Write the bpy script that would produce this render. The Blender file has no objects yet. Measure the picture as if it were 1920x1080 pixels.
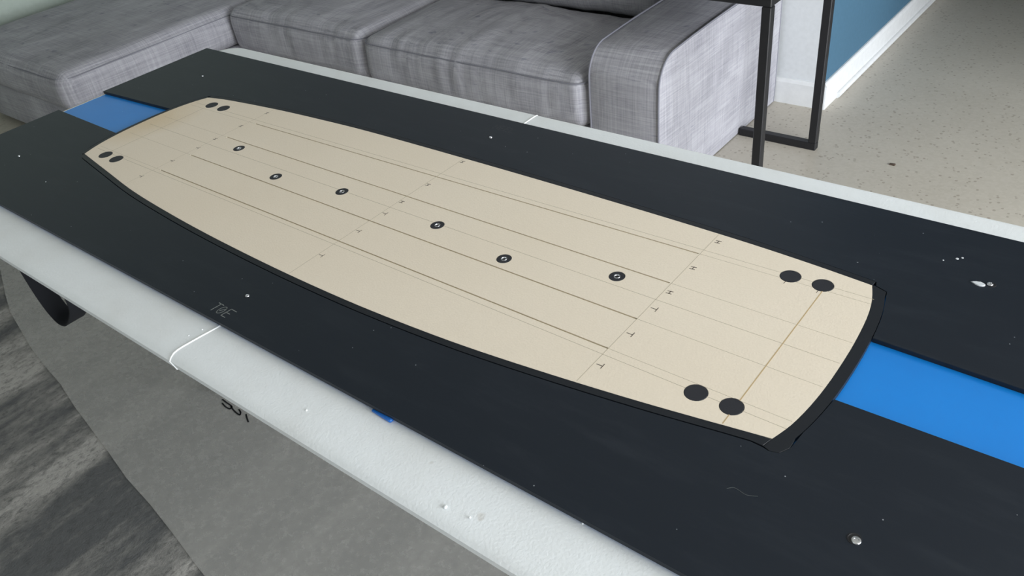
import bpy, bmesh, math, random
from mathutils import Vector, Matrix, noise

random.seed(4)
sc = bpy.context.scene
COL = sc.collection
R = math.radians

# ------------------------------------------------------------------ camera, light, exposure
cam_data = bpy.data.cameras.new('camera')
cam_data.sensor_width = 36.0
cam_data.lens = 36.0 * 1561.6 / 1920.0
cam_data.clip_start = 0.02
cam = bpy.data.objects.new('camera', cam_data)
COL.objects.link(cam)
cam.matrix_world = (Matrix.Translation((0, 0, 1.36)) @ Matrix.Rotation(R(42.7095), 4, 'Z')
                    @ Matrix.Rotation(R(54.0395), 4, 'X') @ Matrix.Rotation(R(-7.7057), 4, 'Z'))
sc.camera = cam

world = bpy.data.worlds.new('World')
sc.world = world
world.use_nodes = True
world.node_tree.nodes['Background'].inputs['Color'].default_value = (0.80, 0.90, 1.0, 1)
world.node_tree.nodes['Background'].inputs['Strength'].default_value = 1.0

def area(name, loc, direction, sx, sy, watts, color):
    l = bpy.data.lights.new(name, 'AREA')
    l.shape = 'RECTANGLE'; l.size = sx; l.size_y = sy; l.energy = watts; l.color = color
    o = bpy.data.objects.new(name, l); COL.objects.link(o)
    o.location = loc
    o.rotation_euler = Vector(direction).to_track_quat('-Z', 'Y').to_euler()
    return o

# daylight through the tall glazing in the right-hand wall, and the smaller window behind the camera
area('daylight_right', (2.56, 0.95, 1.12), (-1, 0, -0.05), 3.4, 1.8, 284, (0.92, 0.96, 1.0))
area('daylight_front', (-1.6, -2.56, 1.5), (0, 1, -0.1), 2.2, 1.4, 5, (0.94, 1.0, 0.96))

sc.view_settings.view_transform = 'Standard'
sc.view_settings.look = 'None'
sc.view_settings.exposure = 0.0
sc.view_settings.gamma = 1.0
sc.view_settings.use_curve_mapping = False

# ------------------------------------------------------------------ material helpers
class NT:
    def __init__(self, name, rough=0.6, spec=0.5, metal=0.0):
        self.m = bpy.data.materials.new(name); self.m.use_nodes = True
        self.t = self.m.node_tree; self.n = self.t.nodes; self.l = self.t.links
        self.b = self.n['Principled BSDF']
        self.b.inputs['Roughness'].default_value = rough
        self.b.inputs['Metallic'].default_value = metal
        self.b.inputs['Specular IOR Level'].default_value = spec
    def coord(self, scale=(1, 1, 1), rot=(0, 0, 0), loc=(0, 0, 0), kind='Object'):
        g = self.n.new('ShaderNodeNewGeometry') if kind == 'World' else self.n.new('ShaderNodeTexCoord')
        mp = self.n.new('ShaderNodeMapping')
        mp.inputs['Scale'].default_value = scale; mp.inputs['Rotation'].default_value = rot
        mp.inputs['Location'].default_value = loc
        self.l.new(g.outputs['Position' if kind == 'World' else kind], mp.inputs['Vector'])
        return mp.outputs['Vector']
    def noise(self, vec, scale, detail=2.0, rough=0.5):
        x = self.n.new('ShaderNodeTexNoise')
        x.inputs['Scale'].default_value = scale; x.inputs['Detail'].default_value = detail
        x.inputs['Roughness'].default_value = rough
        self.l.new(vec, x.inputs['Vector']); return x.outputs['Fac']
    def voronoi(self, vec, scale, out='Distance'):
        x = self.n.new('ShaderNodeTexVoronoi'); x.inputs['Scale'].default_value = scale
        self.l.new(vec, x.inputs['Vector']); return x.outputs[out]
    def ramp(self, fac, stops, interp='LINEAR'):
        x = self.n.new('ShaderNodeValToRGB'); x.color_ramp.interpolation = interp
        e = x.color_ramp.elements
        while len(e) < len(stops): e.new(0.5)
        for el, (p, c) in zip(e, stops):
            el.position = p
            el.color = (c, c, c, 1) if isinstance(c, (int, float)) else (*c, 1)
        self.l.new(fac, x.inputs['Fac']); return x.outputs['Color']
    def mix(self, fac, a, b, mode='MIX'):
        x = self.n.new('ShaderNodeMix'); x.data_type = 'RGBA'; x.blend_type = mode
        for v, i in ((fac, 0), (a, 6), (b, 7)):
            if isinstance(v, bpy.types.NodeSocket): self.l.new(v, x.inputs[i])
            elif i == 0: x.inputs[0].default_value = v
            else: x.inputs[i].default_value = (*v, 1) if not isinstance(v, (int, float)) else (v, v, v, 1)
        return x.outputs[2]
    def math(self, op, a, b=0.0):
        x = self.n.new('ShaderNodeMath'); x.operation = op
        for v, i in ((a, 0), (b, 1)):
            if isinstance(v, bpy.types.NodeSocket): self.l.new(v, x.inputs[i])
            else: x.inputs[i].default_value = v
        return x.outputs[0]
    def color(self, c):
        if isinstance(c, bpy.types.NodeSocket): self.l.new(c, self.b.inputs['Base Color'])
        else: self.b.inputs['Base Color'].default_value = (*c, 1)
        return self
    def bump(self, h, strength=0.3, dist=0.001):
        x = self.n.new('ShaderNodeBump'); x.inputs['Strength'].default_value = strength
        x.inputs['Distance'].default_value = dist
        self.l.new(h, x.inputs['Height']); self.l.new(x.outputs['Normal'], self.b.inputs['Normal'])
        return self

def plain(name, c, rough=0.5, spec=0.5, metal=0.0, grain=0.0):
    k = NT(name, rough, spec, metal)
    if grain:
        n = k.noise(k.coord(), grain, 3)
        k.color(k.mix(n, tuple(v * 0.9 for v in c), tuple(min(1, v * 1.08) for v in c))).bump(n, 0.15, 0.0005)
    else:
        k.color(c)
    return k.m

def make_fabric(name='sofa_linen'):
    k = NT(name, 0.92, 0.15)
    a = k.noise(k.coord((5, 5, 260)), 1.0, 3, 0.6)
    b = k.noise(k.coord((260, 5, 5)), 1.0, 3, 0.6)
    c = k.noise(k.coord((5, 260, 5)), 1.0, 3, 0.6)
    s = k.math('ADD', k.math('ADD', a, b), c)
    s = k.math('MULTIPLY', s, 1 / 3)
    col = k.ramp(s, [(0.36, (0.22, 0.218, 0.247)), (0.48, (0.325, 0.32, 0.35)), (0.62, (0.44, 0.435, 0.468))])
    slub = k.noise(k.coord((22, 22, 380)), 1.0, 1)
    col = k.mix(k.ramp(slub, [(0.67, 0.0), (0.76, 0.5)]), col, (0.14, 0.145, 0.20))
    big = k.noise(k.coord(), 4.0, 2)
    col = k.mix(k.ramp(big, [(0.3, 0.0), (0.7, 0.25)]), col, (0.25, 0.245, 0.26))
    k.color(col).bump(s, 0.35, 0.002)
    return k.m

def make_foam():
    k = NT('core_foam', 0.75, 0.25)
    n = k.noise(k.coord(kind='World'), 420, 2)
    big = k.noise(k.coord(kind='World'), 5, 3)
    col = k.mix(n, (0.74, 0.655, 0.535), (0.83, 0.745, 0.625))
    col = k.mix(k.ramp(big, [(0.35, 0.0), (0.7, 0.35)]), col, (0.745, 0.65, 0.52))
    # yellowed resin stain near the left tip
    w = k.coord(kind='World', loc=(1.515 * 9, -0.70 * 5.2, 0), scale=(9, 5.2, 0))
    ln = k.n.new('ShaderNodeVectorMath'); ln.operation = 'LENGTH'; k.l.new(w, ln.inputs[0])
    st = k.math('ADD', ln.outputs['Value'], k.math('MULTIPLY', k.noise(k.coord(kind='World'), 14, 3), 0.5))
    col = k.mix(k.ramp(st, [(0.35, 0.45), (0.95, 0.0)]), col, (0.62, 0.45, 0.22))
    k.color(col).bump(n, 0.25, 0.0006)
    return k.m

def make_black_panel():
    k = NT('black_panel', 0.42, 0.26)
    w = k.coord(kind='World')
    v = k.n.new('ShaderNodeTexVoronoi'); v.inputs['Scale'].default_value = 60; k.l.new(w, v.inputs['Vector'])
    rnd = k.n.new('ShaderNodeSeparateColor'); k.l.new(v.outputs['Color'], rnd.inputs[0])
    thr = k.math('MULTIPLY', k.math('GREATER_THAN', rnd.outputs[0], 0.15), k.math('MULTIPLY', rnd.outputs[1], 0.052))
    speck = k.math('LESS_THAN', v.outputs['Distance'], thr)
    scuff = k.noise(k.coord((6, 30, 6), rot=(0, 0, 0.5), kind='World'), 1.5, 5, 0.7)
    base = k.mix(k.ramp(scuff, [(0.5, 0.0), (0.85, 1.0)]), (0.010, 0.0145, 0.022), (0.018, 0.0235, 0.032))
    k.color(k.mix(k.math('MULTIPLY', speck, 0.6), base, (0.5, 0.52, 0.55)))
    k.bump(k.noise(w, 260, 2), 0.08, 0.0004)
    return k.m

def make_table_plastic():
    k = NT('table_plastic', 0.5, 0.4)
    w = k.coord(kind='World')
    big = k.noise(w, 9, 4, 0.6)
    col = k.mix(k.ramp(big, [(0.45, 0.0), (0.75, 0.5)]), (0.79, 0.825, 0.845), (0.68, 0.695, 0.69))
    spot = k.noise(w, 35, 2)
    col = k.mix(k.ramp(spot, [(0.74, 0.0), (0.80, 0.35)]), col, (0.45, 0.40, 0.33))
    k.color(col).bump(k.math('ADD', k.noise(w, 320, 2), k.math('MULTIPLY', k.noise(w, 25, 2), 0.8)), 0.22, 0.0012)
    return k.m

def make_terrazzo():
    k = NT('terrazzo', 0.38, 0.4)
    w = k.coord(kind='World')
    base = k.mix(k.noise(w, 3.0, 3), (0.41, 0.375, 0.315), (0.49, 0.455, 0.39))
    chips = k.n.new('ShaderNodeTexVoronoi'); chips.inputs['Scale'].default_value = 105; k.l.new(w, chips.inputs['Vector'])
    sp = k.n.new('ShaderNodeSeparateColor'); k.l.new(chips.outputs['Color'], sp.inputs[0])
    base = k.mix(k.math('MULTIPLY', sp.outputs[0], 0.35), base, (0.55, 0.51, 0.45))
    dark = k.math('LESS_THAN', chips.outputs['Distance'], k.math('MULTIPLY', k.math('GREATER_THAN', sp.outputs[1], 0.74), k.math('MULTIPLY', sp.outputs[2], 0.5)))
    base = k.mix(k.math('MULTIPLY', dark, 0.5), base, (0.20, 0.165, 0.13))
    k.color(base)
    return k.m

RUG_A = R(-8.6)
def make_rug():
    k = NT('rug_pile', 0.95, 0.1)
    st = k.coord((8.0, 0.9, 1), rot=(0, 0, -RUG_A), kind='World')
    s = k.noise(st, 1.0, 3, 0.55)
    fine = k.noise(k.coord((34, 16, 1), rot=(0, 0, -RUG_A), kind='World'), 1.0, 4, 0.7)
    f = k.math('ADD', k.math('MULTIPLY', s, 0.78), k.math('MULTIPLY', fine, 0.22))
    mott = k.noise(k.coord((1, 0.6, 1), rot=(0, 0, -RUG_A), kind='World'), 95, 5, 0.75)
    col = k.ramp(f, [(0.41, (0.105, 0.107, 0.108)), (0.50, (0.215, 0.21, 0.198)), (0.58, (0.38, 0.367, 0.343))])
    col = k.mix(k.ramp(mott, [(0.35, 0.62), (0.5, 0.12), (0.68, 0.0)]), col, (0.065, 0.066, 0.066))
    k.color(col).bump(k.math('ADD', mott, k.math('MULTIPLY', k.noise(k.coord(kind='World'), 240, 4, 0.7), 0.8)), 0.6, 0.004)
    return k.m

def make_film():
    k = NT('plastic_film', 0.45, 0.4)
    w = k.coord(kind='World')
    n = k.noise(w, 70, 5, 0.7)
    k.color(k.mix(n, (0.30, 0.295, 0.277), (0.56, 0.55, 0.525)))
    k.bump(n, 0.25, 0.002)
    k.b.inputs['Alpha'].default_value = 0.42
    return k.m

def make_blue():
    k = NT('blue_sheet', 0.28, 0.5)
    w = k.coord(kind='World')
    n = k.noise(w, 9, 3)
    v = k.n.new('ShaderNodeTexVoronoi'); v.inputs['Scale'].default_value = 38; k.l.new(w, v.inputs['Vector'])
    rnd = k.n.new('ShaderNodeSeparateColor'); k.l.new(v.outputs['Color'], rnd.inputs[0])
    speck = k.math('LESS_THAN', v.outputs['Distance'], k.math('MULTIPLY', k.math('GREATER_THAN', rnd.outputs[0], 0.6), 0.05))
    col = k.mix(n, (0.006, 0.19, 0.62), (0.008, 0.235, 0.72))
    k.color(k.mix(k.math('MULTIPLY', speck, 0.6), col, (0.3, 0.6, 0.9)))
    return k.m

M = dict(
    fabric=make_fabric(), foam=make_foam(), panel=make_black_panel(), table=make_table_plastic(),
    terrazzo=make_terrazzo(), rug=make_rug(), film=make_film(), blue=make_blue(),
    rail=plain('rail_black', (0.012, 0.0145, 0.019), 0.42, 0.28, grain=300),
    disc=plain('insert_black', (0.024, 0.025, 0.031), 0.5, 0.3, grain=500),
    pencil=plain('pencil_brown', (0.40, 0.35, 0.26), 0.8),
    pencil_dark=plain('pencil_grey', (0.11, 0.085, 0.07), 0.7),
    groove=plain('groove_tan', (0.40, 0.33, 0.21), 0.8),
    steel=plain('bright_steel', (0.60, 0.61, 0.63), 0.28, 0.5, 1.0),
    chalk=plain('chalk_grey', (0.17, 0.185, 0.18), 0.9),
    chalk_faint=plain('chalk_faint', (0.042, 0.047, 0.053), 0.7),
    seam=plain('seam_white', (0.86, 0.88, 0.89), 0.4),
    strap=plain('black_webbing', (0.010, 0.011, 0.014), 0.85, 0.2, grain=400),
    frame=plain('black_powdercoat', (0.012, 0.012, 0.014), 0.45, 0.4, grain=200),
    wall_dim=plain('wall_warm', (0.46, 0.45, 0.42), 0.85, 0.2, grain=60),
    wall=plain('wall_white', (0.66, 0.68, 0.70), 0.8, 0.2, grain=60),
    wall_green=plain('wall_pale', (0.42, 0.48, 0.43), 0.8, 0.2, grain=60),
    wall_blue=plain('wall_blue', (0.060, 0.135, 0.205), 0.7, 0.25, grain=60),
    trim=plain('trim_white', (0.72, 0.73, 0.74), 0.45, 0.4, grain=40),
    piping=plain('piping_grey', (0.20, 0.20, 0.23), 0.9, 0.1),
    marker=plain('marker_ink', (0.010, 0.010, 0.014), 0.5),
    leg=plain('grey_steel_tube', (0.30, 0.31, 0.32), 0.45, 0.5, 0.6),
    debris=plain('brown_crumb', (0.08, 0.055, 0.04), 0.9),
    drip=plain('dried_drip', (0.62, 0.65, 0.68), 0.4),
    resin=plain('blue_resin', (0.01, 0.13, 0.5), 0.15, 0.6),
    residue=plain('yellow_residue', (0.42, 0.40, 0.33), 0.7),
    dark=plain('hole_shade', (0.008, 0.008, 0.01), 0.6),  # near-black standing in for the shade inside holes
)

# ------------------------------------------------------------------ object helpers
def base_name(n): return n
def obj(name, bm, mat, parent=None, smooth=False, label=None, kind=None):
    off = parent_world(parent)
    bmesh.ops.recalc_face_normals(bm, faces=bm.faces[:])
    me = bpy.data.meshes.new(name)
    if off.length > 0: bmesh.ops.translate(bm, verts=bm.verts[:], vec=-off)
    bm.to_mesh(me); bm.free()
    me.materials.append(mat)
    if smooth:
        for p in me.polygons: p.use_smooth = True
        if smooth != 'full':
            me.set_sharp_from_angle(angle=R(40))
    o = bpy.data.objects.new(name, me); COL.objects.link(o)
    if parent: o.parent = parent
    if label: o['label'] = label
    if kind: o['kind'] = kind
    return o

def parent_world(p):
    v = Vector((0, 0, 0))
    while p is not None:
        v += p.location; p = p.parent
    return v

def thing(name, label, cat, loc, group=None):
    o = bpy.data.objects.new(name, None); COL.objects.link(o)
    o.empty_display_size = 0.05
    o.location = loc; o['label'] = label; o['category'] = cat
    if group: o['group'] = group
    return o

def tag(o, label, cat, group=None):
    o['label'] = label; o['category'] = cat
    if group: o['group'] = group
    return o

def struct(o): o['kind'] = 'structure'; return o

def box(bm, x0, x1, y0, y1, z0, z1, bevel=0.0, seg=2):
    vs = [bm.verts.new((x, y, z)) for x in (x0, x1) for y in (y0, y1) for z in (z0, z1)]
    fs = [bm.faces.new([vs[i] for i in f]) for f in ((0, 1, 3, 2), (4, 6, 7, 5), (0, 4, 5, 1), (2, 3, 7, 6), (0, 2, 6, 4), (1, 5, 7, 3))]
    if bevel:
        es = list({e for f in fs for e in f.edges})
        bmesh.ops.bevel(bm, geom=es, offset=bevel, segments=seg, affect='EDGES', profile=0.5)

def prism(bm, pts, z0, z1, bevel=0.0):
    """polygon (may be concave) extruded from z0 to z1"""
    lo = [bm.verts.new((x, y, z0)) for x, y in pts]; hi = [bm.verts.new((x, y, z1)) for x, y in pts]
    n = len(pts)
    for i in range(n): bm.faces.new((lo[i], lo[(i + 1) % n], hi[(i + 1) % n], hi[i]))
    bm.faces.new(lo[::-1]); top = bm.faces.new(hi)
    if bevel:
        bmesh.ops.bevel(bm, geom=list(top.edges), offset=bevel, segments=1, affect='EDGES')

def tube(bm, path, r, n=8, closed=False):
    rings = []
    m = len(path)
    P = [Vector(p) for p in path]
    up = Vector((0, 0, 1))
    prev = None
    for i, p in enumerate(P):
        a = P[(i - 1) % m] if (closed or i > 0) else p
        b = P[(i + 1) % m] if (closed or i < m - 1) else p
        t = (b - a).normalized()
        if prev is None:
            u = t.cross(up)
            if u.length < 1e-3: u = t.cross(Vector((1, 0, 0)))
        else:
            u = prev - t * prev.dot(t)
        u.normalize(); prev = u
        v = t.cross(u)
        rings.append([bm.verts.new(p + (u * math.cos(k * 2 * math.pi / n) + v * math.sin(k * 2 * math.pi / n)) * r) for k in range(n)])
    for i in range(m if closed else m - 1):
        A, B = rings[i], rings[(i + 1) % m]
        for k in range(n): bm.faces.new((A[k], A[(k + 1) % n], B[(k + 1) % n], B[k]))
    if not closed:
        bm.faces.new(rings[0][::-1]); bm.faces.new(rings[-1])

def lathe(bm, prof, cx, cy, n=32):
    """prof: list of (r, z); closed at both ends when r == 0"""
    rings = []
    for r, z in prof:
        if r < 1e-6: rings.append([bm.verts.new((cx, cy, z))])
        else: rings.append([bm.verts.new((cx + r * math.cos(2 * math.pi * k / n), cy + r * math.sin(2 * math.pi * k / n), z)) for k in range(n)])
    for A, B in zip(rings, rings[1:]):
        for k in range(n):
            k2 = (k + 1) % n
            if len(A) == 1 and len(B) == 1: continue
            if len(A) == 1: bm.faces.new((A[0], B[k], B[k2]))
            elif len(B) == 1: bm.faces.new((A[k], B[0], A[k2]))
            else: bm.faces.new((A[k], B[k], B[k2], A[k2]))

def stroke(bm, pts, w, z, h=0.00035):
    """a drawn line of width w on a horizontal surface at height z"""
    for (x0, y0), (x1, y1) in zip(pts, pts[1:]):
        d = Vector((x1 - x0, y1 - y0)); L = d.length
        if L < 1e-6: continue
        d /= L; nx, ny = -d.y * w / 2, d.x * w / 2
        ex, ey = d.x * w * 0.3, d.y * w * 0.3
        prism(bm, [(x0 + nx - ex, y0 + ny - ey), (x0 - nx - ex, y0 - ny - ey), (x1 - nx + ex, y1 - ny + ey), (x1 + nx + ex, y1 + ny + ey)], z - 0.0004, z + h)

def catmull(pts, n=6):
    out = []
    P = [pts[0]] + list(pts) + [pts[-1]]
    for i in range(1, len(P) - 2):
        p0, p1, p2, p3 = P[i - 1], P[i], P[i + 1], P[i + 2]
        for k in range(n):
            t = k / n
            out.append(tuple(0.5 * (2 * b + (c - a) * t + (2 * a - 5 * b + 4 * c - d) * t * t + (3 * b - a - 3 * c + d) * t ** 3) for a, b, c, d in zip(p0, p1, p2, p3)))
    out.append(tuple(pts[-1])); return out

def soft_box(bm, x0, x1, y0, y1, z0, z1, r, n=(24, 20, 8), crown=0.0, wrinkle=0.0, bulge=0.0, seed=0):
    c = Vector(((x0 + x1) / 2, (y0 + y1) / 2, (z0 + z1) / 2)); h = Vector(((x1 - x0) / 2, (y1 - y0) / 2, (z1 - z0) / 2))
    cache = {}
    def vert(u, v, w):
        key = (round(u, 5), round(v, 5), round(w, 5))
        if key in cache: return cache[key]
        p = Vector((u * h.x, v * h.y, w * h.z))
        q = Vector((max(-h.x + r, min(h.x - r, p.x)), max(-h.y + r, min(h.y - r, p.y)), max(-h.z + r, min(h.z - r, p.z))))
        d = p - q
        if d.length > 1e-9: d = d.normalized() * r
        p = q + d
        nrm = d.normalized() if d.length > 1e-9 else Vector((0, 0, 1))
        if w > 0: p.z += crown * (1 - u * u) ** 0.6 * (1 - v * v) ** 0.6 * w
        if bulge:
            p.y += math.copysign(bulge, v) * (1 - w * w) * (1 - u * u) ** 0.5 if abs(v) > 0.999 else 0
            p.x += math.copysign(bulge, u) * (1 - w * w) * (1 - v * v) ** 0.5 if abs(u) > 0.999 else 0
        if wrinkle:
            s = noise.noise(Vector((p.x * 5 + seed, p.y * 3, p.z * 4))) + 0.5 * noise.noise(Vector((p.x * 26 + seed, p.y * 3.5, p.z * 5)))
            front = math.exp(-max(0.0, p.y + h.y) / 0.11) if w > -0.2 else 0.3
            s += 1.1 * front * noise.noise(Vector((p.x * 34 + seed, p.y * 4.0 + 0.4 * p.x, p.z * 3)))
            p += nrm * wrinkle * s
        cache[key] = bm.verts.new(c + p); return cache[key]
    # tighter sampling near the rims so the rounding is smooth
    def samp(k, half):
        rr = min(0.9, r / half); a = [-1 + rr * (1 - math.cos(t / 4 * math.pi / 2)) for t in range(4)]
        mid = [-1 + rr + (2 - 2 * rr) * i / k for i in range(k + 1)]
        return a + mid + [-t for t in a[::-1]]
    U, V, W = samp(n[0], h.x), samp(n[1], h.y), samp(n[2], h.z)
    def face(g):
        try: bm.faces.new(g)
        except ValueError: pass
    for A, B, f in ((U, V, lambda a, b, s: vert(a, b, s)), (U, W, lambda a, b, s: vert(a, s, b)), (V, W, lambda a, b, s: vert(s, a, b))):
        for s in (-1, 1):
            for i in range(len(A) - 1):
                for j in range(len(B) - 1):
                    face((f(A[i], B[j], s), f(A[i + 1], B[j], s), f(A[i + 1], B[j + 1], s), f(A[i], B[j + 1], s)))

# ------------------------------------------------------------------ room
XL, XR, YN, YF, ZC = -4.34, 2.62, -2.62, 7.0, 2.6
YB, XH = 2.80, -0.966           # sofa wall, hall wall
def slab(name, x0, x1, y0, y1, z0, z1, mat, parent=None):
    bm = bmesh.new(); box(bm, x0, x1, y0, y1, z0, z1); return struct(obj(name, bm, mat, parent))
slab('floor', XL - 0.1, XR + 0.1, YN - 0.1, YF + 0.1, -0.08, 0.0, M['terrazzo'])
slab('ceiling', XL - 0.1, XR + 0.1, YN - 0.1, YF + 0.1, ZC, ZC + 0.08, M['wall_dim'])
slab('wall_left', XL - 0.1, XL, YN - 0.1, YB + 0.1, 0.0, ZC, M['wall_green'])
slab('wall_back', XL, XH - 0.012, YB, YB + 0.1, 0.0, ZC, M['wall'])
hall = slab('wall_hall', XH - 0.1, XH, YB + 0.0005, YF, 0.0, ZC, M['wall_blue'])
slab('wall_far', XH, XR, YF, YF + 0.1, 0.0, ZC, M['wall_dim'])
bm = bmesh.new()                     # right wall with its tall opening
box(bm, XR, XR + 0.1, YN - 0.1, -0.75, 0, ZC); box(bm, XR, XR + 0.1, 2.65, YF + 0.1, 0, ZC)
box(bm, XR, XR + 0.1, -0.75, 2.65, 0, 0.2); box(bm, XR, XR + 0.1, -0.75, 2.65, 2.05, ZC)
struct(obj('wall_right', bm, M['wall_dim']))
bm = bmesh.new()                     # wall behind the camera with its window opening
box(bm, XL, -2.7, YN - 0.1, YN, 0, ZC); box(bm, -0.5, XR, YN - 0.1, YN, 0, ZC)
box(bm, -2.7, -0.5, YN - 0.1, YN, 0, 0.8); box(bm, -2.7, -0.5, YN - 0.1, YN, 2.2, ZC)
struct(obj('wall_front', bm, M['wall_dim']))

slab('wall_hall_blocker', 0.62, 0.72, 3.0, YF, 0.0, ZC, M['wall_dim'])  # unseen partition, added to keep window light off the hall
def board_profile(name, horizontal, a0, a1, face, out, height):
    bm = bmesh.new()
    prof = [(0, 0), (0.014, 0), (0.014, height - 0.012), (0.010, height - 0.003), (0.006, height), (0, height)]
    A, B = [], []
    for d, z in prof:
        q = face + out * d
        A.append(bm.verts.new((a0, q, z) if horizontal else (q, a0, z)))
        B.append(bm.verts.new((a1, q, z) if horizontal else (q, a1, z)))
    n = len(prof)
    for i in range(n): bm.faces.new((A[i], A[(i + 1) % n], B[(i + 1) % n], B[i]))
    bm.faces.new(A); bm.faces.new(B[::-1])
    return struct(obj(name, bm, M['trim']))
board_profile('baseboard_back', True, XL, XH + 0.012, YB, -1, 0.092)
board_profile('baseboard_hall', False, YB - 0.012, YF, XH, 1, 0.098)
bm = bmesh.new()                     # quarter-round along the foot of the hall baseboard
tube(bm, [(XH + 0.016, 2.90, 0.011), (XH + 0.016, YF, 0.011)], 0.011, 10)
struct(obj('trim_1', bm, M['trim'], smooth=True))

# ------------------------------------------------------------------ striped rug and the film over it
e1 = Vector((math.cos(RUG_A), math.sin(RUG_A))); e2 = Vector((-e1.y, e1.x)); RO = Vector((-2.16, 0.452))
def rug_pt(a, b): p = RO + e1 * a + e2 * b; return (p.x, p.y)
bm = bmesh.new(); prism(bm, [rug_pt(-0.95, -1.35), rug_pt(2.6, -1.35), rug_pt(2.6, 0.62), rug_pt(-0.95, 0.62)], 0.0, 0.008, 0.003)
tag(obj('rug', bm, M['rug']), 'grey rug with worn dark and pale stripes, on the floor under the white table', 'rug')
film = thing('plastic_sheet', 'cloudy see-through plastic sheet laid over the striped rug below the table', 'plastic sheet', (*rug_pt(0.8, 0.3), 0.0085))
bm = bmesh.new()
pts = []
for i in range(31):
    a_ = -0.93 + 3.5 * i / 30
    pts.append(rug_pt(a_, 0.003 * math.sin(i * 0.9) + 0.002 * math.sin(i * 2.3) + (0.16 * a_ * a_ if a_ < 0 else 0)))
prism(bm, pts + [rug_pt(2.57, 0.6), rug_pt(-0.93, 0.6)], 0.0085, 0.0105)
obj('film', bm, M['film'], film)
bm = bmesh.new()
for s in ([(-1.6045, 0.6404), (-1.5852, 0.6392), (-1.5668, 0.6386), (-1.5595, 0.6357), (-1.5608, 0.6295), (-1.5774, 0.6288), (-1.5934, 0.6319)],
          [(-1.5645, 0.6369), (-1.5502, 0.6328), (-1.5338, 0.6303), (-1.5201, 0.6304), (-1.5261, 0.6372), (-1.5374, 0.6409)],
          [(-1.5078, 0.6402), (-1.4954, 0.6333), (-1.482, 0.6271)]):
    stroke(bm, catmull(s, 4), 0.0036, 0.0108)
obj('marker_writing', bm, M['marker'], film, label='black handwritten marker numerals on the sheet')

# ------------------------------------------------------------------ sofa
sofa = thing('sectional_sofa', 'grey linen corner sofa with a chaise, standing behind the white table', 'sofa', (-2.3, 2.3, 0))
F = M['fabric']
def cushion(name, x0, x1, y0, y1, z0, z1, r, crown, wr, seed, n=(34, 26, 6), bulge=0.008):
    bm = bmesh.new(); soft_box(bm, x0, x1, y0, y1, z0, z1, r, n, crown, wr, bulge, seed)
    return obj(name, bm, F, sofa, smooth='full')
def rim_piping(parent, x0, x1, y0, y1, z, r, rad=0.0022, seed=0, sides='fr'):
    pts = []
    def corner(cx, cy, a0, a1):
        for i in range(7):
            a = R(a0 + (a1 - a0) * i / 6); pts.append((cx + r * math.cos(a), cy + r * math.sin(a), z))
    corner(x0 + r, y1 - r, 90, 180); corner(x0 + r, y0 + r, 180, 270); corner(x1 - r, y0 + r, 270, 360); corner(x1 - r, y1 - r, 0, 90)
    dense = []
    for a, b in zip(pts, pts[1:] + pts[:1]):
        a, b = Vector(a), Vector(b); k = max(1, int((b - a).length / 0.04))
        for i in range(k):
            p = a.lerp(b, i / k); p.z += 0.0025 * noise.noise(Vector((p.x * 9 + seed, p.y * 9, 0))); dense.append(p)
    bm = bmesh.new(); tube(bm, dense, rad, 6, True)
    obj('piping', bm, M['piping'], parent, smooth=True)
bm = bmesh.new(); box(bm, -4.19, -3.235, 1.225, 2.78, 0.03, 0.205, 0.015, 3); obj('chaise_base', bm, F, sofa, smooth=True)
bm = bmesh.new(); box(bm, -3.232, -1.385, 1.985, 2.78, 0.03, 0.192, 0.012, 3); obj('seat_base', bm, F, sofa, smooth=True)
c = cushion('chaise_cushion', -4.19, -3.22, 1.195, 2.45, 0.205, 0.365, 0.05, 0.02, 0.004, 1, (28, 36, 6))
rim_piping(c, -4.185, -3.225, 1.20, 2.445, 0.342, 0.06, seed=1)
c = cushion('seat_cushion', -3.215, -2.385, 1.945, 2.46, 0.194, 0.372, 0.042, 0.03, 0.006, 5)
rim_piping(c, -3.212, -2.388, 1.944, 2.455, 0.352, 0.05, seed=2)
c = cushion('seat_cushion', -2.375, -1.388, 1.935, 2.46, 0.194, 0.372, 0.042, 0.035, 0.007, 9, (44, 26, 6))
rim_piping(c, -2.372, -1.391, 1.934, 2.455, 0.352, 0.05, seed=3)
cushion('back_cushion', -3.21, -2.39, 2.43, 2.64, 0.375, 0.76, 0.06, 0.0, 0.008, 12, (26, 8, 14))
cushion('back_cushion', -2.38, -1.40, 2.42, 2.64, 0.375, 0.76, 0.06, 0.0, 0.008, 17, (30, 8, 14))
cushion('back_cushion', -4.16, -3.23, 2.43, 2.64, 0.375, 0.76, 0.06, 0.0, 0.008, 21, (26, 8, 14))
bm = bmesh.new(); box(bm, -4.19, -1.385, 2.645, 2.783, 0.213, 0.70, 0.025, 3); obj('backrest', bm, F, sofa, smooth=True)
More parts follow.
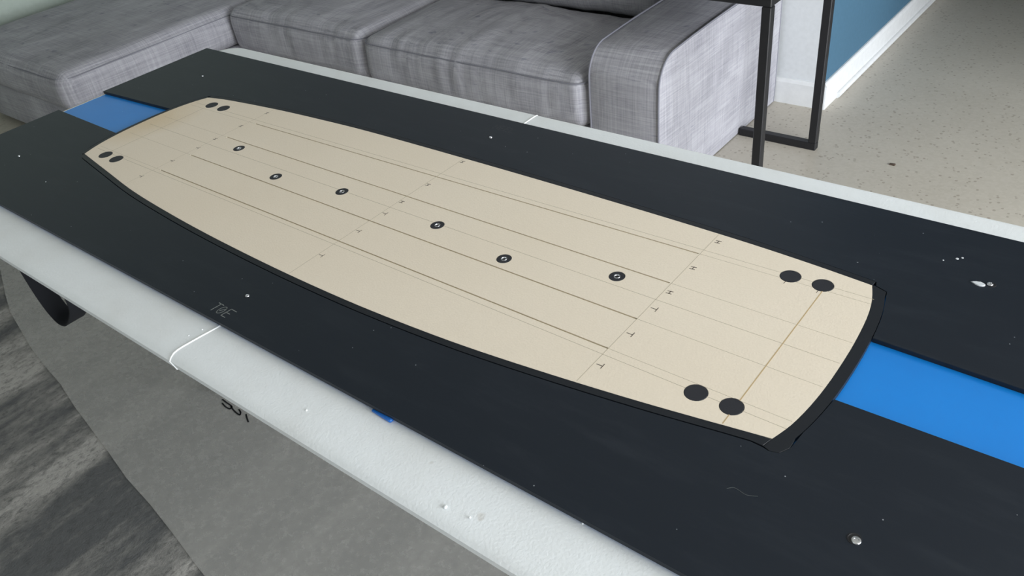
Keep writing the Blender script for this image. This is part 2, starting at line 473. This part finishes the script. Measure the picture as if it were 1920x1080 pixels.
# armrest: side profile with a rounded front top edge
prof = [(1.952, 0.004), (1.950, 0.10), (1.949, 0.22), (1.950, 0.32), (1.952, 0.37)]
for i in range(1, 11):
    a = R(180 - 90 * i / 10); prof.append((2.042 + 0.090 * math.cos(a), 0.370 + 0.094 * math.sin(a)))
prof += [(2.042 + i * 0.104, 0.464 + 0.006 * math.sin(i / 7 * math.pi) + 0.002) for i in range(1, 7)] + [(2.755, 0.464)]
for i in range(1, 5):
    a = R(90 - 90 * i / 4); prof.append((2.755 + 0.025 * math.cos(a), 0.439 + 0.025 * math.sin(a)))
prof += [(2.780, 0.20), (2.780, 0.06), (2.776, 0.004)]
AX0, AX1 = -1.378, -1.137
bm = bmesh.new()
nx = 10
cy_, cz_ = 2.37, 0.23
rows = []
for i in range(nx + 1):
    t = i / nx; x = AX0 + (AX1 - AX0) * t
    inset = 0.004 * (2 * abs(t - 0.5)) ** 6
    puff = 0.004 * (1 - (2 * t - 1) ** 2)
    row = []
    for y, z in prof:
        dy = 1 if y < 1.96 else 0; dz = 1 if z > 0.45 else 0
        w = 0.0025 * noise.noise(Vector((x * 9, y * 7, z * 7)))
        row.append(bm.verts.new((x, y + dy * (inset - puff), z + dz * (puff - inset) + (w if dz else 0))))
    rows.append(row)
for A, B in zip(rows, rows[1:]):
    for k in range(len(prof) - 1): bm.faces.new((A[k], A[k + 1], B[k + 1], B[k]))
# side panels as grids from the profile towards the middle, slightly puffed
for row, sx in ((rows[0], -1), (rows[-1], 1)):
    prev = row
    for ring in (0.85, 0.6, 0.3):
        cur = []
        for v in row:
            y = cy_ + (v.co.y - cy_) * ring; z = cz_ + (v.co.z - cz_) * ring
            drape = 0.003 * math.sin(y * 21 + 3 * z) * (1 - ring)
            cur.append(bm.verts.new((v.co.x + sx * (0.008 * (1 - ring ** 3)) + drape, y, z)))
        for k in range(len(row) - 1): bm.faces.new((prev[k], prev[k + 1], cur[k + 1], cur[k]))
        prev_first = prev
        bm.faces.new((prev[-1], prev[0], cur[0], cur[-1]))
        prev = cur
    bm.faces.new(prev)
arm = obj('armrest', bm, F, sofa, smooth=True)
for x in (AX0 + 0.002, AX1 - 0.001):
    bm = bmesh.new(); tube(bm, [(x, y, z) for y, z in prof], 0.0032, 6); obj('piping', bm, M['piping'], arm, smooth=True)

# ------------------------------------------------------------------ C-shaped side table hugging the armrest
st = thing('side_table', 'slim black metal side table standing over the sofa armrest', 'side table', (-0.9, 2.27, 0))
T = 0.026; SX, SY0, SY1, SZ = -0.875, 2.055, 2.495, 0.625
for y in (SY0, SY1):
    bm = bmesh.new(); box(bm, SX - T / 2, SX + T / 2, y - T / 2, y + T / 2, T * 0.98, SZ - 0.0125, 0.002, 1); obj('leg', bm, M['frame'], st)
    bm = bmesh.new(); box(bm, -1.13 if y == SY0 else -1.13, SX + T / 2, y - T / 2, y + T / 2, 0.0, T, 0.002, 1); obj('base_bar', bm, M['frame'], st)
bm = bmesh.new(); box(bm, -1.36, SX + T / 2, SY0 - T / 2, SY1 + T / 2, SZ - 0.012, SZ + 0.018, 0.002, 1); obj('tabletop', bm, M['frame'], st)

bm = bmesh.new(); soft_box(bm, -0.629, -0.611, 2.493, 2.503, 0.0, 0.004, 0.0018, (3, 3, 2), 0, 0.0015)
cr = tag(obj('crumb', bm, M['debris'], smooth=True), 'small dark brown fleck lying alone on the terrazzo floor', 'debris')

# ------------------------------------------------------------------ folding table
ZT = 0.742
XS = -0.8545
TX0, TX1, TY0, TY1 = XS - 0.903, XS + 0.915, 0.3005, 1.052
table = thing('folding_table', 'long white plastic folding table carrying the black panels and tan board', 'table', (XS, 0.68, 0))
def rr(inset, half):
    """rounded-corner outline of one half, listed with the fold edge straight"""
    r = max(0.055 - inset, 0.0008); pts = []
    x0 = TX0 + inset if half < 0 else XS; x1 = XS if half < 0 else TX1 - inset
    y0, y1 = TY0 + inset, TY1 - inset
    def arc(cx, cy, a0):
        for i in range(9):
            a = R(a0 + 90 * i / 8); pts.append((cx + r * math.cos(a), cy + r * math.sin(a)))
    if half < 0:
        pts.append((x1, y1)); arc(x0 + r, y1 - r, 90); arc(x0 + r, y0 + r, 180); pts.append((x1, y0))
    else:
        pts.append((x0, y0)); arc(x1 - r, y0 + r, 270); arc(x1 - r, y1 - r, 0); pts.append((x0, y1))
    return pts
def hump(x, y, z):
    if z <= 0.7415: return z
    fx = min(1.0, max(0.0, (min(x - TX0, TX1 - x) - 0.05) / 0.12)) * (1.0 if y < 0.7 else 0.25)
    return min(z, ZT) + max(0.0, z - ZT) * fx
RIM = [(0.030, 0.708), (0.024, 0.709), (0.008, 0.7218), (0.0042, 0.7236), (0.0, 0.7395), (0.003, 0.7430), (0.008, 0.7458), (0.014, 0.7468), (0.022, 0.7467), (0.045, 0.7448), (0.072, ZT)]
for half in (-1, 1):
    bm = bmesh.new()
    rings = []
    for ins, z in RIM:
        ring = rr(ins, half)
        rings.append([bm.verts.new((x, y, hump(x, y, z))) for x, y in ring])
    n = len(rings[0])
    for A, B in zip(rings, rings[1:]):
        for k in range(n - 1): bm.faces.new((A[k], A[k + 1], B[k + 1], B[k]))
    bm.faces.new(rings[0][::-1]); bm.faces.new(rings[-1])
    bm.faces.new([r_[0] for r_ in rings] + [r_[-1] for r_ in rings[::-1]])
    obj('table_half', bm, M['table'], table, smooth=True)
path = [(XS, TY0 + i, z) for i, z in RIM[2:]] + [(XS, TY1 - i, z) for i, z in RIM[:1:-1]]
bm = bmesh.new(); tube(bm, [(x, y, hump(x, y, z)) for x, y, z in path], 0.0012, 8)
obj('fold_seam', bm, M['seam'], table, smooth=True)
for lx in (-1.62, -0.09):
    for ly in (0.665, 0.88):
        bm = bmesh.new(); tube(bm, [(lx, ly, 0.0105), (lx, ly, 0.7085)], 0.013, 10); obj('leg', bm, M['leg'], table, smooth=True)
    bm = bmesh.new(); tube(bm, [(lx, 0.665, 0.12), (lx, 0.88, 0.12)], 0.011, 8); obj('crossbar', bm, M['leg'], table, smooth=True)
bm = bmesh.new(); soft_box(bm, -0.395, -0.368, 0.318, 0.40, 0.690, 0.718, 0.008, (4, 6, 3)); obj('latch', bm, M['seam'], table, smooth='full', label='small white latch poking out below the table rim')
for i, (x, y) in enumerate([(-0.4156, 0.3189), (-0.6331, 0.3326), (-0.8662, 0.3575), (-0.8694, 0.3398), (-0.3881, 0.3223), (-0.2994, 0.3755)]):
    bm = bmesh.new(); r = (0.0020, 0.0012, 0.0010, 0.0011, 0.0010, 0.0011)[i]; z0 = 0.7430 + 0.0030 * min(1, max(0, (0.372 - y) / 0.045))
    lathe(bm, [(r, z0 - 0.0012), (r * 0.95, z0 + 0.0002), (r * 0.6, z0 + 0.0007), (0, z0 + 0.0008)], x, y, 12)
    obj('paint_bump', bm, M['table'], table, smooth=True)
# carry strap: flat webbing loop below the near rim
strap_path = catmull([(-1.362, 0.7205), (-1.359, 0.690), (-1.350, 0.662), (-1.338, 0.635), (-1.320, 0.613), (-1.297, 0.603), (-1.268, 0.610), (-1.245, 0.625), (-1.224, 0.645), (-1.208, 0.666), (-1.206, 0.686), (-1.214, 0.703), (-1.226, 0.7205)], 5)
bm = bmesh.new()
prev = None
for i, (x, z) in enumerate(strap_path):
    t = i / (len(strap_path) - 1); y0 = 0.325 - 0.005 * math.sin(t * math.pi); y1 = y0 + 0.030
    a = Vector(strap_path[max(0, i - 1)]); b = Vector(strap_path[min(len(strap_path) - 1, i + 1)]); d = (b - a).normalized(); nx_, nz_ = -d.y * 0.0012, d.x * 0.0012
    cur = [bm.verts.new((x + nx_, y0, z + nz_)), bm.verts.new((x + nx_, y1, z + nz_)), bm.verts.new((x - nx_, y1, z - nz_)), bm.verts.new((x - nx_, y0, z - nz_))]
    if prev:
        for k in range(4): bm.faces.new((prev[k], prev[(k + 1) % 4], cur[(k + 1) % 4], cur[k]))
    else: bm.faces.new(cur)
    prev = cur
bm.faces.new(prev[::-1])
obj('carry_strap', bm, M['strap'], table, smooth=True, label='black webbing carry strap looped below the near rim')

# ------------------------------------------------------------------ blue base sheet, black template panels, board
CX, CY = -0.8555, 0.6835
ZB0, ZB1, ZP = ZT + 0.0002, 0.746, 0.752
def W(u, v): return (CX + u, CY + v)
blue = thing('blue_sheet', 'thin glossy blue plastic sheet lying between the table and the black panels', 'sheet', (CX, CY, ZT))
bm = bmesh.new(); prism(bm, [W(-0.911, -0.3065), W(0.911, -0.3065), W(0.911, 0.311), W(-0.911, 0.311)], ZB0, ZB1, 0.0006); obj('sheet', bm, M['blue'], blue)
bm = bmesh.new(); prism(bm, [W(-0.9125, -0.06)] + [W(-0.9095 + 0.002 * noise.noise(Vector((i * 0.7, 0, 0))), -0.06 + i * 0.012) for i in range(11)] + [W(-0.9125, 0.06)], ZB1 - 0.003, ZB1 + 0.0006)
obj('residue_strip', bm, M['residue'], blue, label='pale dried residue along the sheet end')
bm = bmesh.new(); soft_box(bm, -0.572, -0.541, 0.3705, 0.379, 0.7425, 0.7462, 0.0018, (6, 3, 2), 0, 0.001); obj('resin_bead', bm, M['resin'], blue, smooth='full', label='bright blue resin bead squeezed out past the panel edge')

# outlines in board coordinates (u along the board, v towards the sofa)
near = [(-0.653, -0.1345), (-0.54, -0.1525), (-0.425, -0.1700), (-0.30, -0.1815), (-0.186, -0.1885), (-0.06, -0.1930), (0.05, -0.1943), (0.16, -0.1925), (0.285, -0.1855), (0.399, -0.1735), (0.525, -0.1560), (0.656, -0.1335)]
far = [(-0.650, 0.1330), (-0.594, 0.1440), (-0.461, 0.1580), (-0.33, 0.1660), (-0.2115, 0.1700), (0.0, 0.1700), (0.24, 0.1672), (0.45, 0.1615), (0.562, 0.1550), (0.6515, 0.1463)]
rtip = [(0.656, -0.1335), (0.6635, -0.108), (0.6685, -0.075), (0.6710, -0.040), (0.6715, 0.0), (0.6705, 0.040), (0.6670, 0.085), (0.6610, 0.118), (0.6515, 0.1463)]
ltip = [(-0.650, 0.1330), (-0.660, 0.110), (-0.669, 0.075), (-0.6735, 0.035), (-0.6745, 0.0), (-0.6735, -0.04), (-0.669, -0.08), (-0.662, -0.11), (-0.653, -0.1345)]
NEAR, FAR, RT, LT = catmull(near, 5), catmull(far, 6), catmull(rtip, 3), catmull(ltip, 3)

def offset(line, d):
    out = []
    for i, p in enumerate(line):
        a = Vector(line[max(0, i - 1)]); b = Vector(line[min(len(line) - 1, i + 1)]); t = (b - a).normalized()
        out.append((p[0] + t.y * d, p[1] - t.x * d))
    return out
board = thing('board_core', 'tan foam kiteboard core with black rails and round black inserts, lying among black panels', 'board', (CX, CY, ZB1))

# -- core with real grooves and sockets
GROOVES = [(-0.4545, 0.451, -0.1020, -0.1030), (-0.4535, 0.452, -0.0412, -0.0423), (-0.4525, 0.4490, 0.0355, 0.0370), (-0.4490, 0.4495, 0.0972, 0.1090)]
PADS = [(-0.609, 0.1130), (-0.5715, 0.1139), (-0.6093, -0.1172), (-0.5727, -0.1171), (0.5656, 0.1184), (0.6044, 0.1196), (0.5658, -0.1152), (0.6050, -0.1145)]
INS = [(-0.3908, 0.0168), (-0.2416, -0.0202), (-0.1014, -0.0017), (0.1010, -0.0026), (0.2377, -0.0219), (0.3867, 0.0172)]
PR, IR = 0.0126, 0.0104
outline = NEAR[:-1] + RT[:-1] + FAR[::-1][:-1] + LT[:-1]
bm = bmesh.new()
holes = []
def loop(pts, z): return [bm.verts.new((CX + x, CY + y, z)) for x, y in pts]
def ring_edges(vs): return [bm.edges.new((vs[i], vs[(i + 1) % len(vs)])) for i in range(len(vs))]
top = loop(outline, ZP); edges = ring_edges(top)
socket = []
for u0, u1, v0, v1 in GROOVES:
    h = 0.0011; pts = [(u0, v0 - h)] + [(u0 + (u1 - u0) * t / 8, v0 + (v1 - v0) * t / 8 - h) for t in range(1, 9)]
    pts += [(u1 + (u0 - u1) * t / 8, v1 + (v0 - v1) * t / 8 + h) for t in range(0, 9)]
    socket.append((pts, 0.0016))
for (u, v), r in [(p, PR) for p in PADS] + [(p, IR) for p in INS]:
    socket.append(([(u + r * math.cos(2 * math.pi * k / 28), v + r * math.sin(2 * math.pi * k / 28)) for k in range(28)], 0.004))
for pts, dep in socket:
    a = loop(pts, ZP); edges += ring_edges(a); holes.append((a, pts, dep))
bmesh.ops.triangle_fill(bm, use_beauty=True, use_dissolve=False, edges=edges)
lo = loop(outline, ZB1 + 0.0002)
for i in range(len(top)): bm.faces.new((top[i], lo[i], lo[(i + 1) % len(top)], top[(i + 1) % len(top)]))
bm.faces.new(lo)
for a, pts, dep in holes:
    b = loop(pts, ZP - dep)
    for i in range(len(a)): bm.faces.new((a[i], a[(i + 1) % len(a)], b[(i + 1) % len(a)], b[i]))
    bm.faces.new(b)
obj('core', bm, M['foam'], board)
for u0, u1, v0, v1 in GROOVES:
    bm = bmesh.new(); prism(bm, [W(u0, v0 - 0.00105), W(u1, v1 - 0.00105), W(u1, v1 + 0.00105), W(u0, v0 + 0.00105)], ZP - 0.0018, ZP - 0.0011)
    obj('groove', bm, M['groove'], board)

# -- rails
def rail(inner, outer):
    bm = bmesh.new(); prism(bm, [W(*p) for p in inner] + [W(*p) for p in outer[::-1]], ZB1 + 0.0002, ZP - 0.0001, 0.0004)
    return obj('rail', bm, M['rail'], board)
NW, FW, TW, LW = 0.0092, 0.0092, 0.0132, 0.0085
near_out = offset(NEAR, NW)[:-1] + [(0.6526, -0.1462)]
far_out = offset(FAR[::-1], FW)[::-1]
rt_out = offset(RT, TW); lt_out = offset(LT, LW)
g = 0.00025
rail(offset(NEAR, g), near_out)
rail(offset(FAR[::-1], g)[::-1], far_out)
# the right tip rail runs past the side rails and ends in rounded corners
rin = [(0.6532, -0.1465), (0.6563, -0.1337)] + offset(RT, g)[1:-1] + [(0.6522, 0.1480)]
far_out = far_out[:-1] + [(0.6528, 0.1548)]
rout = [(0.6600, -0.1490), (0.6690, -0.1465), (0.6748, -0.1360)] + [p for p in rt_out[2:-2]] + [(0.6690, 0.1420)]
rail(rin, rout)
rail(offset(LT, g), lt_out)

# -- inserts
for u, v in PADS:
    x, y = W(u, v); bm = bmesh.new(); lathe(bm, [(0, ZP - 0.0038), (PR - 0.0004, ZP - 0.0038), (PR - 0.0003, ZP - 0.0004), (PR - 0.0007, ZP + 0.0001), (0, ZP + 0.0001)], x, y, 32)
    obj('footpad_insert', bm, M['disc'], board, smooth=True)
for u, v in INS:
    x, y = W(u, v); bm = bmesh.new()
    lathe(bm, [(0.0046, ZP - 0.0036), (IR - 0.0004, ZP - 0.0036), (IR - 0.0003, ZP - 0.0004), (IR - 0.0007, ZP + 0.0001), (0.0046, ZP + 0.0001), (0.0046, ZP - 0.0036)], x, y, 32)
    d = obj('fin_insert', bm, M['disc'], board, smooth=True)
    bm = bmesh.new()
    lathe(bm, [(0, ZP - 0.0034), (0.0027, ZP - 0.0034), (0.0027, ZP - 0.0006), (0.0032, ZP + 0.0003), (0.0041, ZP + 0.0003), (0.0045, ZP - 0.0003), (0.0045, ZP - 0.0034)], x, y, 24)
    obj('threaded_nut', bm, M['steel'], d, smooth=True)
    bm = bmesh.new(); lathe(bm, [(0, ZP - 0.0033), (0.00265, ZP - 0.0033), (0.00265, ZP - 0.0016), (0, ZP - 0.0016)], x, y, 20)
    obj('bore_shade', bm, M['dark'], d)  # dark plug painting the shade down the nut's bore

# -- pencil lines and letters on the core
def vlimit(u):
    def it(line):
        for a, b in zip(line, line[1:]):
            if a[0] <= u <= b[0]: return a[1] + (b[1] - a[1]) * (u - a[0]) / (b[0] - a[0])
    return it(NEAR) + 0.002, it(FAR) - 0.002
def pline(pts, w, mat='pencil', label=None):
    bm = bmesh.new(); stroke(bm, [W(*p) for p in pts], w, ZP, 0.00006); o = obj('pencil_line', bm, M[mat], board)
    if label: o['label'] = label
pline([(-0.652, -0.1095), (0.08, -0.1120), (0.45, -0.1143), (0.662, -0.1150)], 0.0005)
for v0, v1, w in ((0.0008, -0.0002, 0.0005), (0.1060, 0.1215, 0.00045)):
    pline([(-0.652, v0), (0.662 + (0.0075 if abs(v0) < 0.01 else 0), v1)], w)
for (u0, u1, v0, v1) in GROOVES:
    s = (v1 - v0) / (u1 - u0)
    pline([(-0.655, v0 - s * 0.2), (u0 - 0.001, v0)], 0.0003); pline([(u1 + 0.001, v1), (0.6625 + (0.0065 if abs(v1) < 0.06 else 0), v1 + s * 0.2)], 0.0004)
for u, w in ((-0.4665, 0.0003), (0.0025, 0.0005), (0.4515, 0.0005)):
    a, b = vlimit(u); pline([(u, a), (u, b)], w)
a, b = vlimit(0.608)
bm = bmesh.new(); stroke(bm, [W(0.608, a), W(0.608, 0.1085)], 0.0013, ZP, 0.00005); obj('resin_line', bm, plain('resin_brown', (0.50, 0.37, 0.20), 0.6), board, label='brown resin line across the board near its right end')
a, b = vlimit(-0.612)
pline([(-0.612, a + 0.03), (-0.612, 0.098)], 0.0006)
for (u, v) in ((0.5656, 0.1184), (0.6044, 0.1196)):
    pline([(u - 0.001, v - PR - 0.0045), (u - 0.0005, v - PR + 0.001)], 0.0008, 'pencil_dark')
H_V, T_V = (0.0203, 0.0778, 0.1440), (-0.1310, -0.0695, -0.0163)
for u0, s in ((-0.4665, 1.0), (0.0078, 1.0), (0.4585, 1.05)):
    for v in H_V:
        v2 = v + (0.0155 if abs(u0 - 0.0078) < 0.01 and v > 0.1 else 0)
        if v > 0.1 and u0 < 0: v2 = v - 0.006
        bm = bmesh.new()
        a, b = 0.0032 * s, 0.0026 * s
        for st_ in ([(-a, -b), (a, -b * 0.8)], [(-a, b * 0.6), (a, b)], [(0, -b), (0.0004, b)]):
            stroke(bm, [W(u0 + p, v2 + q) for p, q in st_], 0.0011, ZP, 0.00008)
        obj('letter_mark', bm, M['pencil_dark'], board, label='pencilled letter H')
    for v in T_V:
        bm = bmesh.new(); a, b = 0.0036 * s, 0.0038 * s
        v2 = v - (0.0015 if u0 < 0 else 0) - (0.009 if abs(u0 - 0.0078) < 0.01 and v < -0.1 else 0)
        for st_ in ([(-a, 0), (a, 0)], [(a, -b), (a, b)]):
            stroke(bm, [W(u0 + p, v2 + q) for p, q in st_], 0.0010, ZP, 0.00008)
        obj('letter_mark', bm, M['pencil_dark'], board, label='pencilled letter T')

# -- template panels
def seg_between(line, vmin, vmax): return [p for p in line if vmin < p[1] < vmax]
GN, GF = 0.0016, 0.0003
n_in = offset(NEAR, NW + GN)
n_in = [p for p in n_in if -0.652 < p[0] < 0.645]
rt_gap = offset(RT, TW + 0.0008); lt_gap = offset(LT, LW + 0.0008)
V0 = 0.0500
near_panel_pts = [(-0.9145, -0.3100), (0.9145, -0.3100), (0.9145, -V0), ]
near_panel_pts += [p for p in reversed(rt_gap) if -0.118 < p[1] < -V0]
near_panel_pts += [(0.6757, -0.1362), (0.6697, -0.1475), (0.6600, -0.1504), (0.6530, -0.1480)]
near_panel_pts += n_in[::-1]
near_panel_pts += [(-0.6625, -0.1345)] + [p for p in reversed(lt_gap) if -0.122 < p[1] < -V0] + [(-0.9145, -V0)]
f_in = offset(FAR[::-1], FW + GF)[::-1]
f_in = [p for p in f_in if -0.645 < p[0] < 0.645]
far_panel_pts = [(-0.9145, 0.3145), (-0.9145, V0)] + [p for p in reversed(lt_gap) if V0 < p[1] < 0.12] + [(-0.6615, 0.1320), (-0.6515, 0.1425)]
far_panel_pts += f_in + [(0.6537, 0.1555), (0.6555, 0.1478), (0.6700, 0.1426)] + [p for p in reversed(rt_gap) if V0 < p[1] < 0.13] + [(0.9145, V0), (0.9145, 0.3145)]
near_panel = thing('template_panel', 'black plastic panel with TOE pencilled on it, along the table edge nearest the viewer', 'panel', (CX, CY - 0.25, ZB1), 'black template panels beside the board')
far_panel = thing('template_panel', 'black plastic panel on the sofa side of the board, pale drip by one screw', 'panel', (CX, CY + 0.25, ZB1), 'black template panels beside the board')
for par, pts in ((near_panel, near_panel_pts), (far_panel, far_panel_pts)):
    bm = bmesh.new(); prism(bm, [W(*p) for p in pts], ZB1 + 0.0002, ZP, 0.0005); obj('plate', bm, M['panel'], par)
def screw(par, x, y, r=0.0046, off=(0, 0)):
    bm = bmesh.new(); lathe(bm, [(r * 1.45, ZP - 0.0002), (r * 1.42, ZP + 0.0003), (r * 1.22, ZP + 0.00035), (r * 1.15, ZP + 0.0001), (0, ZP + 0.0001)], x - off[0], y - off[1], 28)
    h = obj('screw_hole_shade', bm, M['dark'], par, smooth=True)  # dark disc on the uncut plate, in place of the hole's shade
    bm = bmesh.new(); lathe(bm, [(r, ZP), (r, ZP + 0.0006), (r * 0.88, ZP + 0.0012), (r * 0.58, ZP + 0.0014), (r * 0.50, ZP + 0.0004), (0, ZP + 0.0004)], x, y, 28)
    obj('screw', bm, M['steel'], h, smooth=True)
screw(near_panel, -0.0946, 0.4800, 0.0042, (0.0018, -0.0012)); screw(near_panel, -0.8618, 0.4281, 0.0030, (0.001, 0)); screw(near_panel, -1.6243, 0.4809, 0.0022)
screw(far_panel, -0.0958, 0.8938, 0.0034, (-0.0015, 0)); screw(far_panel, -0.8610, 0.9303, 0.0028); screw(far_panel, -1.6212, 0.8835, 0.0022)
bm = bmesh.new()
prism(bm, [(-0.1052 + 0.0058 * math.cos(a) * (1 if math.cos(a) > 0 else 1.0) - (0.0035 * (1 - abs(math.sin(a))) ** 3 if math.cos(a) < 0 else 0), 0.8885 + 0.0038 * math.sin(a)) for a in [2 * math.pi * k / 24 for k in range(24)]], ZP - 0.0002, ZP + 0.0012, 0.0005)
obj('drip', bm, M['drip'], far_panel, smooth=True, label='pale dried glue drip beside the screw')
for x, y, r in ((-0.1395, 0.9275, 0.0019), (-0.1350, 0.9320, 0.0014), (-0.1520, 0.9170, 0.0010), (-1.4677, 0.4543, 0.0010)):
    bm = bmesh.new(); lathe(bm, [(r, ZP - 0.0001), (r * 0.8, ZP + 0.0004), (0, ZP + 0.0005)], x, y, 10)
    obj('glue_spot', bm, M['drip'], near_panel if y < 0.6 else far_panel, smooth=True)

# -- handwriting: TOE, and the worn HEEL on the other panel
def letters(strokes, x, y, h, w, mat, par, name, label, slant=0.0):
    bm = bmesh.new()
    for s in strokes: stroke(bm, [(x + p * h + q * h * slant, y + q * h) for p, q in s], w, ZP, 0.00008)
    obj(name, bm, M[mat], par, label=label)
O_ = [(0.40 + 0.30 * math.cos(a), 0.5 + 0.48 * math.sin(a)) for a in [2 * math.pi * k / 14 for k in range(15)]]
letters([[(-0.05, 1.0), (0.62, 0.98)], [(0.28, 1.0), (0.22, 0.0)]], -0.8835, 0.3835, 0.0155, 0.0012, 'chalk', near_panel, 'letter_t', 'pencilled letter T of TOE', 0.05)
letters([O_, [(0.30, 0.35), (0.62, 0.80)]], -0.8735, 0.3835, 0.0150, 0.0012, 'chalk', near_panel, 'letter_o', 'pencilled letter O of TOE', 0.10)
letters([[(0, 0), (0.02, 1.0)], [(0.02, 1.0), (0.72, 0.98)], [(0.02, 0.5), (0.5, 0.48)], [(0, 0), (0.55, 0.0)]], -0.8585, 0.3835, 0.0155, 0.0012, 'chalk', near_panel, 'letter_e', 'pencilled letter E of TOE', 0.10)
for i, st_ in enumerate(([[(0, 0), (0, 1)], [(0.55, 0), (0.55, 1)], [(0, 0.5), (0.55, 0.5)]], [[(0, 0), (0, 1)], [(0, 1), (0.55, 1)], [(0, 0.5), (0.45, 0.5)], [(0, 0), (0.55, 0)]],
                         [[(0, 0), (0, 1)], [(0, 1), (0.55, 1)], [(0, 0.5), (0.45, 0.5)], [(0, 0), (0.55, 0)]], [[(0, 0), (0, 1)], [(0, 0), (0.55, 0)]])):
    letters(st_, -0.8815 + i * 0.0115, 0.9595, 0.014, 0.0010, 'chalk_faint', far_panel, 'letter_' + 'heel'[i], 'barely visible worn letter on the far panel', 0.1)

# -- a stray fibre on the near panel
def at_panel(x, y): return (x, y, ZP + 0.0005)
bm = bmesh.new(); tube(bm, catmull([at_panel(-0.2075, 0.4722), at_panel(-0.2035, 0.4763), at_panel(-0.1985, 0.4765), at_panel(-0.190, 0.4750), at_panel(-0.181, 0.4790)], 4), 0.00010, 5)
tag(obj('lint_fibre', bm, M['chalk']), 'short pale curled fibre lying on the near black panel', 'lint')
